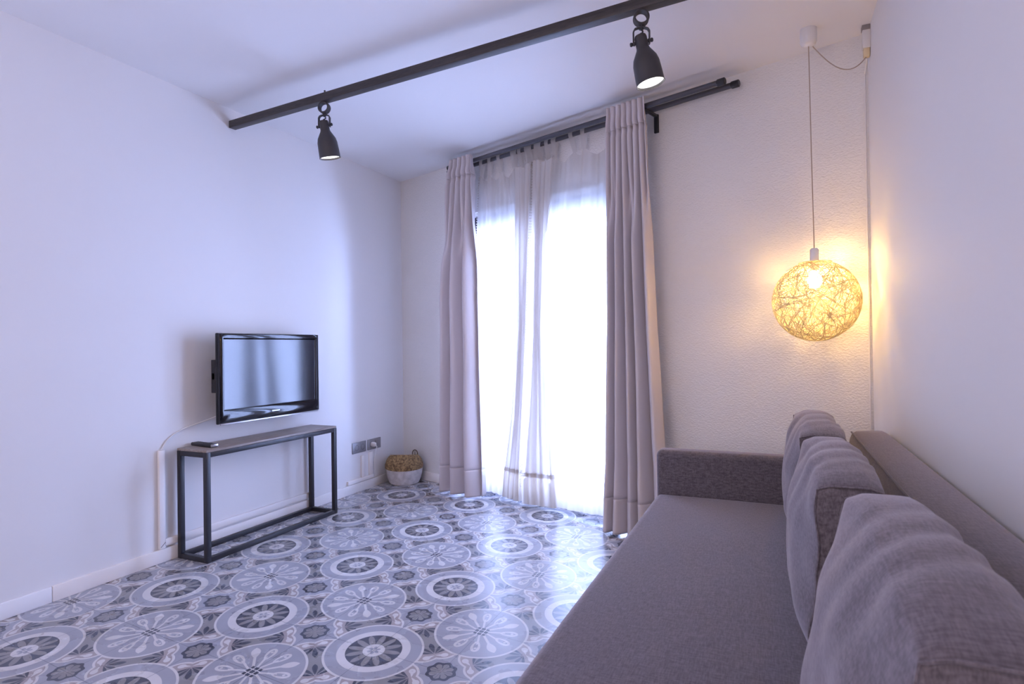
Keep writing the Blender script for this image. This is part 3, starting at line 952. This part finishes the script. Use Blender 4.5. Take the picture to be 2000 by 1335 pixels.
tag(mesh_obj('corner_cable', tubem([(XR - 0.012, 2.99, 2.318), (cq.x, cq.y, 2.27), (cq.x, cq.y, 0.08)], 0.003, 8), M['white_plastic']), 'thin white cable running down the corner behind the sofa', 'cable')

# ------------------------------------------------------------------ sofa
SX0, SX1 = -0.490, 0.392           # front, back
SYA, SYB = 0.42, 2.655             # inner faces of the arms
SZ = 0.410
so = thing('sofa_bed', (0, 1.5, 0), 'grey brown fabric sofa bed along the right wall', 'sofa')
mesh_obj('base', boxm((SX0 + 0.02, SYA, 0.03), (SX1 - 0.01, SYB, 0.20), 0.012, 3), M['sofa'], so)


def soft_slab(lo, hi, rad, crown, nx, ny, seed, wr=0.002):
    """upholstered slab: rounded edges on top, slight crown"""
    def h(x, y):
        ex = min(x - lo[0], hi[0] - x) / rad; ey = min(y - lo[1], hi[1] - y) / rad
        z = hi[2]
        for e in (ex, ey):
            if e < 1: z -= rad * (1 - math.sqrt(max(0, 1 - (1 - max(0, e)) ** 2)))
        fx = (x - lo[0]) / (hi[0] - lo[0]); fy = (y - lo[1]) / (hi[1] - lo[1])
        z += crown * (math.sin(PI * fx) ** 0.5 * math.sin(PI * fy) ** 0.5 - 1)
        return z + noise.noise(Vector((x * 5, y * 3, seed))) * wr
    def axis(a, b, n):
        xs = [a + (b - a) * i / n for i in range(n + 1)]
        ex = [a + rad * (1 - math.cos(PI / 2 * i / 6)) for i in range(1, 7)]
        ex2 = [b - rad * (1 - math.cos(PI / 2 * i / 6)) for i in range(1, 7)]
        return sorted(set([round(v, 6) for v in xs if a + rad < v < b - rad] + [a, b] + ex + ex2))
    xs, ys = axis(lo[0], hi[0], nx), axis(lo[1], hi[1], ny)
    bm = bmesh.new()
    top = [[bm.verts.new((x, y, h(x, y))) for x in xs] for y in ys]
    for j in range(len(ys) - 1):
        for i in range(len(xs) - 1):
            bm.faces.new((top[j][i], top[j][i + 1], top[j + 1][i + 1], top[j + 1][i]))
    rim = [top[0][i] for i in range(len(xs))] + [top[j][-1] for j in range(1, len(ys))] + [top[-1][i] for i in range(len(xs) - 2, -1, -1)] + [top[j][0] for j in range(len(ys) - 2, 0, -1)]
    lowv = [bm.verts.new((v.co.x, v.co.y, lo[2])) for v in rim]
    n = len(rim)
    for k in range(n): bm.faces.new((rim[k], lowv[k], lowv[(k + 1) % n], rim[(k + 1) % n]))
    bm.faces.new(lowv)
    return bm


mesh_obj('seat', soft_slab((SX0, SYA + 0.004, 0.200), (0.26, SYB - 0.004, SZ), 0.030, 0.006, 24, 50, 1.0), M['sofa'], so, angle=70)


def backrest_bm():
    prof = [(0.235, 0.20), (0.250, 0.60), (0.262, 0.690), (0.270, 0.712), (0.285, 0.722), (0.370, 0.728), (0.386, 0.720), (0.392, 0.695), (0.394, 0.06), (0.27, 0.06)]
    bm = bmesh.new()
    ny = 40
    R_ = []
    for j in range(ny + 1):
        y = SYA + 0.004 + (SYB - SYA - 0.008) * j / ny
        e = 0.0 if 0 < j < ny else 0.006
        R_.append([bm.verts.new((x + (e if x < 0.3 else -e) , y, z - e)) for x, z in prof])
    n = len(prof)
    for A, B in zip(R_, R_[1:]):
        for i in range(n): bm.faces.new((A[i], A[(i + 1) % n], B[(i + 1) % n], B[i]))
    bm.faces.new(R_[0]); bm.faces.new(R_[-1][::-1])
    return bm


br = mesh_obj('backrest', backrest_bm(), M['sofa'], so, angle=35)
mesh_obj('seam', tubem([(0.272, SYA + 0.01, 0.7165), (0.272, SYB - 0.03, 0.7150)], 0.0035, 8), M['piping'], br)
for (y0, y1) in ((SYB, SYB + 0.10), (SYA - 0.10, SYA)):
    bm = bmesh.new()
    add_box(bm, (SX0 - 0.002, y0, 0.03), (SX1, y1, 0.594), 0.028, 5)
    mesh_obj('armrest', bm, M['sofa'], so, angle=60)
for x in (SX0 + 0.05, SX1 - 0.05):
    for y in (SYA - 0.04, SYB + 0.04):
        mesh_obj('foot', lathem([(0.0001, 0.0), (0.022, 0.0), (0.026, 0.032), (0.0001, 0.033)], 16, Matrix.Translation((x, y, 0))), M['black_plastic'], so)


def cushion(y0, y1, xb, lean, zt, label, seed, thick=0.120):
    """boxed back cushion standing on the seat and leaning on the backrest"""
    L, Hh = y1 - y0, zt - SZ
    t = thing('back_cushion', (xb + thick / 2, (y0 + y1) / 2, SZ), label, 'cushion', 'grey back cushions on the sofa')
    bm = bmesh.new()
    bmesh.ops.create_cube(bm, size=2.0)
    bmesh.ops.subdivide_edges(bm, edges=bm.edges[:], cuts=27, use_grid_fill=True)
    for v in bm.verts:
        a, b, c = v.co            # a: thickness (-1 front), b: length, c: height
        # puff the big faces, keep boxed edges
        pa = (1 - abs(b) ** 2.6) * (1 - abs(c) ** 2.6)
        rx = a * thick / 2 * (1.0 + (0.75 if a < 0 else 0.35) * pa)
        ry = b * L / 2 * (1 - 0.030 * (abs(c) ** 4) - 0.015 * abs(a) ** 3 + 0.012 * (1 - c * c))
        rz = c * Hh / 2 * (1 - 0.09 * abs(b) ** 5) + 0.0
        # crown of the top, rounded front top edge
        if c > 0: rz += 0.016 * (1 - b * b) * (1 - 0.6 * a * a) * c - 0.022 * max(0, abs(a) - 0.55) * c
        # creases running over the top
        fold = 0
        for kf, (yc, wdt, dp) in enumerate(((-0.34, 0.07, 0.005), (0.06, 0.08, 0.006), (0.46, 0.07, 0.004), (-0.66, 0.06, 0.003))):
            yy = b - yc - 0.20 * (0.8 - c) - 0.10 * a + 0.08 * math.sin(seed * 3 + kf)
            fold += dp * math.exp(-(yy / wdt) ** 2) * max(0, min(1, (c + 0.2) / 0.8)) * (1 - abs(b) ** 4)
        nn = noise.noise(Vector((a * 1.2 + seed, b * 2.2, c * 2.0))) * 0.010
        rx += math.copysign(fold + 0, -a) * abs(a) * 0.9 + nn
        if c > 0.6: rz -= fold * 0.9 * (c - 0.6) / 0.4
        h = (rz + Hh / 2)
        sag = 0.012 * math.exp(-((h / Hh - 0.18) / 0.2) ** 2) * (-1 if a < 0 else 0)
        v.co = Vector((xb + thick / 2 + rx + sag + lean * (h / Hh), (y0 + y1) / 2 + ry, SZ + 0.002 + max(0, h)))
    body = mesh_obj('cover', bm, M['sofa'], t, angle=180)
    sm = body.modifiers.new('sub', 'SUBSURF'); sm.levels = 1; sm.render_levels = 1
    # piped seams around the near and far end panels
    me = body.data

    def P(a, b, c):
        best = None
        pa = (1 - abs(b) ** 2.6) * (1 - abs(c) ** 2.6)
        rx = a * thick / 2 * (1.0 + (0.75 if a < 0 else 0.35) * pa)
        ry = b * L / 2 * (1 - 0.030 * (abs(c) ** 4) - 0.015 * abs(a) ** 3 + 0.012 * (1 - c * c))
        rz = c * Hh / 2 * (1 - 0.09 * abs(b) ** 5)
        if c > 0: rz += 0.016 * (1 - b * b) * (1 - 0.6 * a * a) * c - 0.022 * max(0, abs(a) - 0.55) * c
        rx += noise.noise(Vector((a * 1.2 + seed, b * 2.2, c * 2.0))) * 0.010
        h = rz + Hh / 2
        sag = 0.012 * math.exp(-((h / Hh - 0.18) / 0.2) ** 2) * (-1 if a < 0 else 0)
        return Vector((xb + thick / 2 + rx + sag + lean * (h / Hh), (y0 + y1) / 2 + ry, SZ + 0.002 + max(0, h)))
    for b in (-1, 1):
        loop = []
        for i in range(16): loop.append(P(-1 + 2 * i / 16, b, 1))
        for i in range(16): loop.append(P(1, b, 1 - 2 * i / 16))
        for i in range(16): loop.append(P(1 - 2 * i / 16, b, -1))
        for i in range(16): loop.append(P(-1, b, -1 + 2 * i / 16))
        mesh_obj('seam', tubem(loop, 0.0022, 6, True), M['sofa'], t)
    return t


cushion(1.985, 2.632, 0.066, 0.006, 0.800, 'grey back cushion farthest away, against the far sofa arm', 1.0)
cushion(1.318, 1.972, 0.070, 0.006, 0.795, 'grey back cushion in the middle of the row of three on the sofa', 2.3)
cushion(0.635, 1.290, 0.066, 0.055, 0.795, 'grey back cushion nearest the camera on the sofa', 4.1)
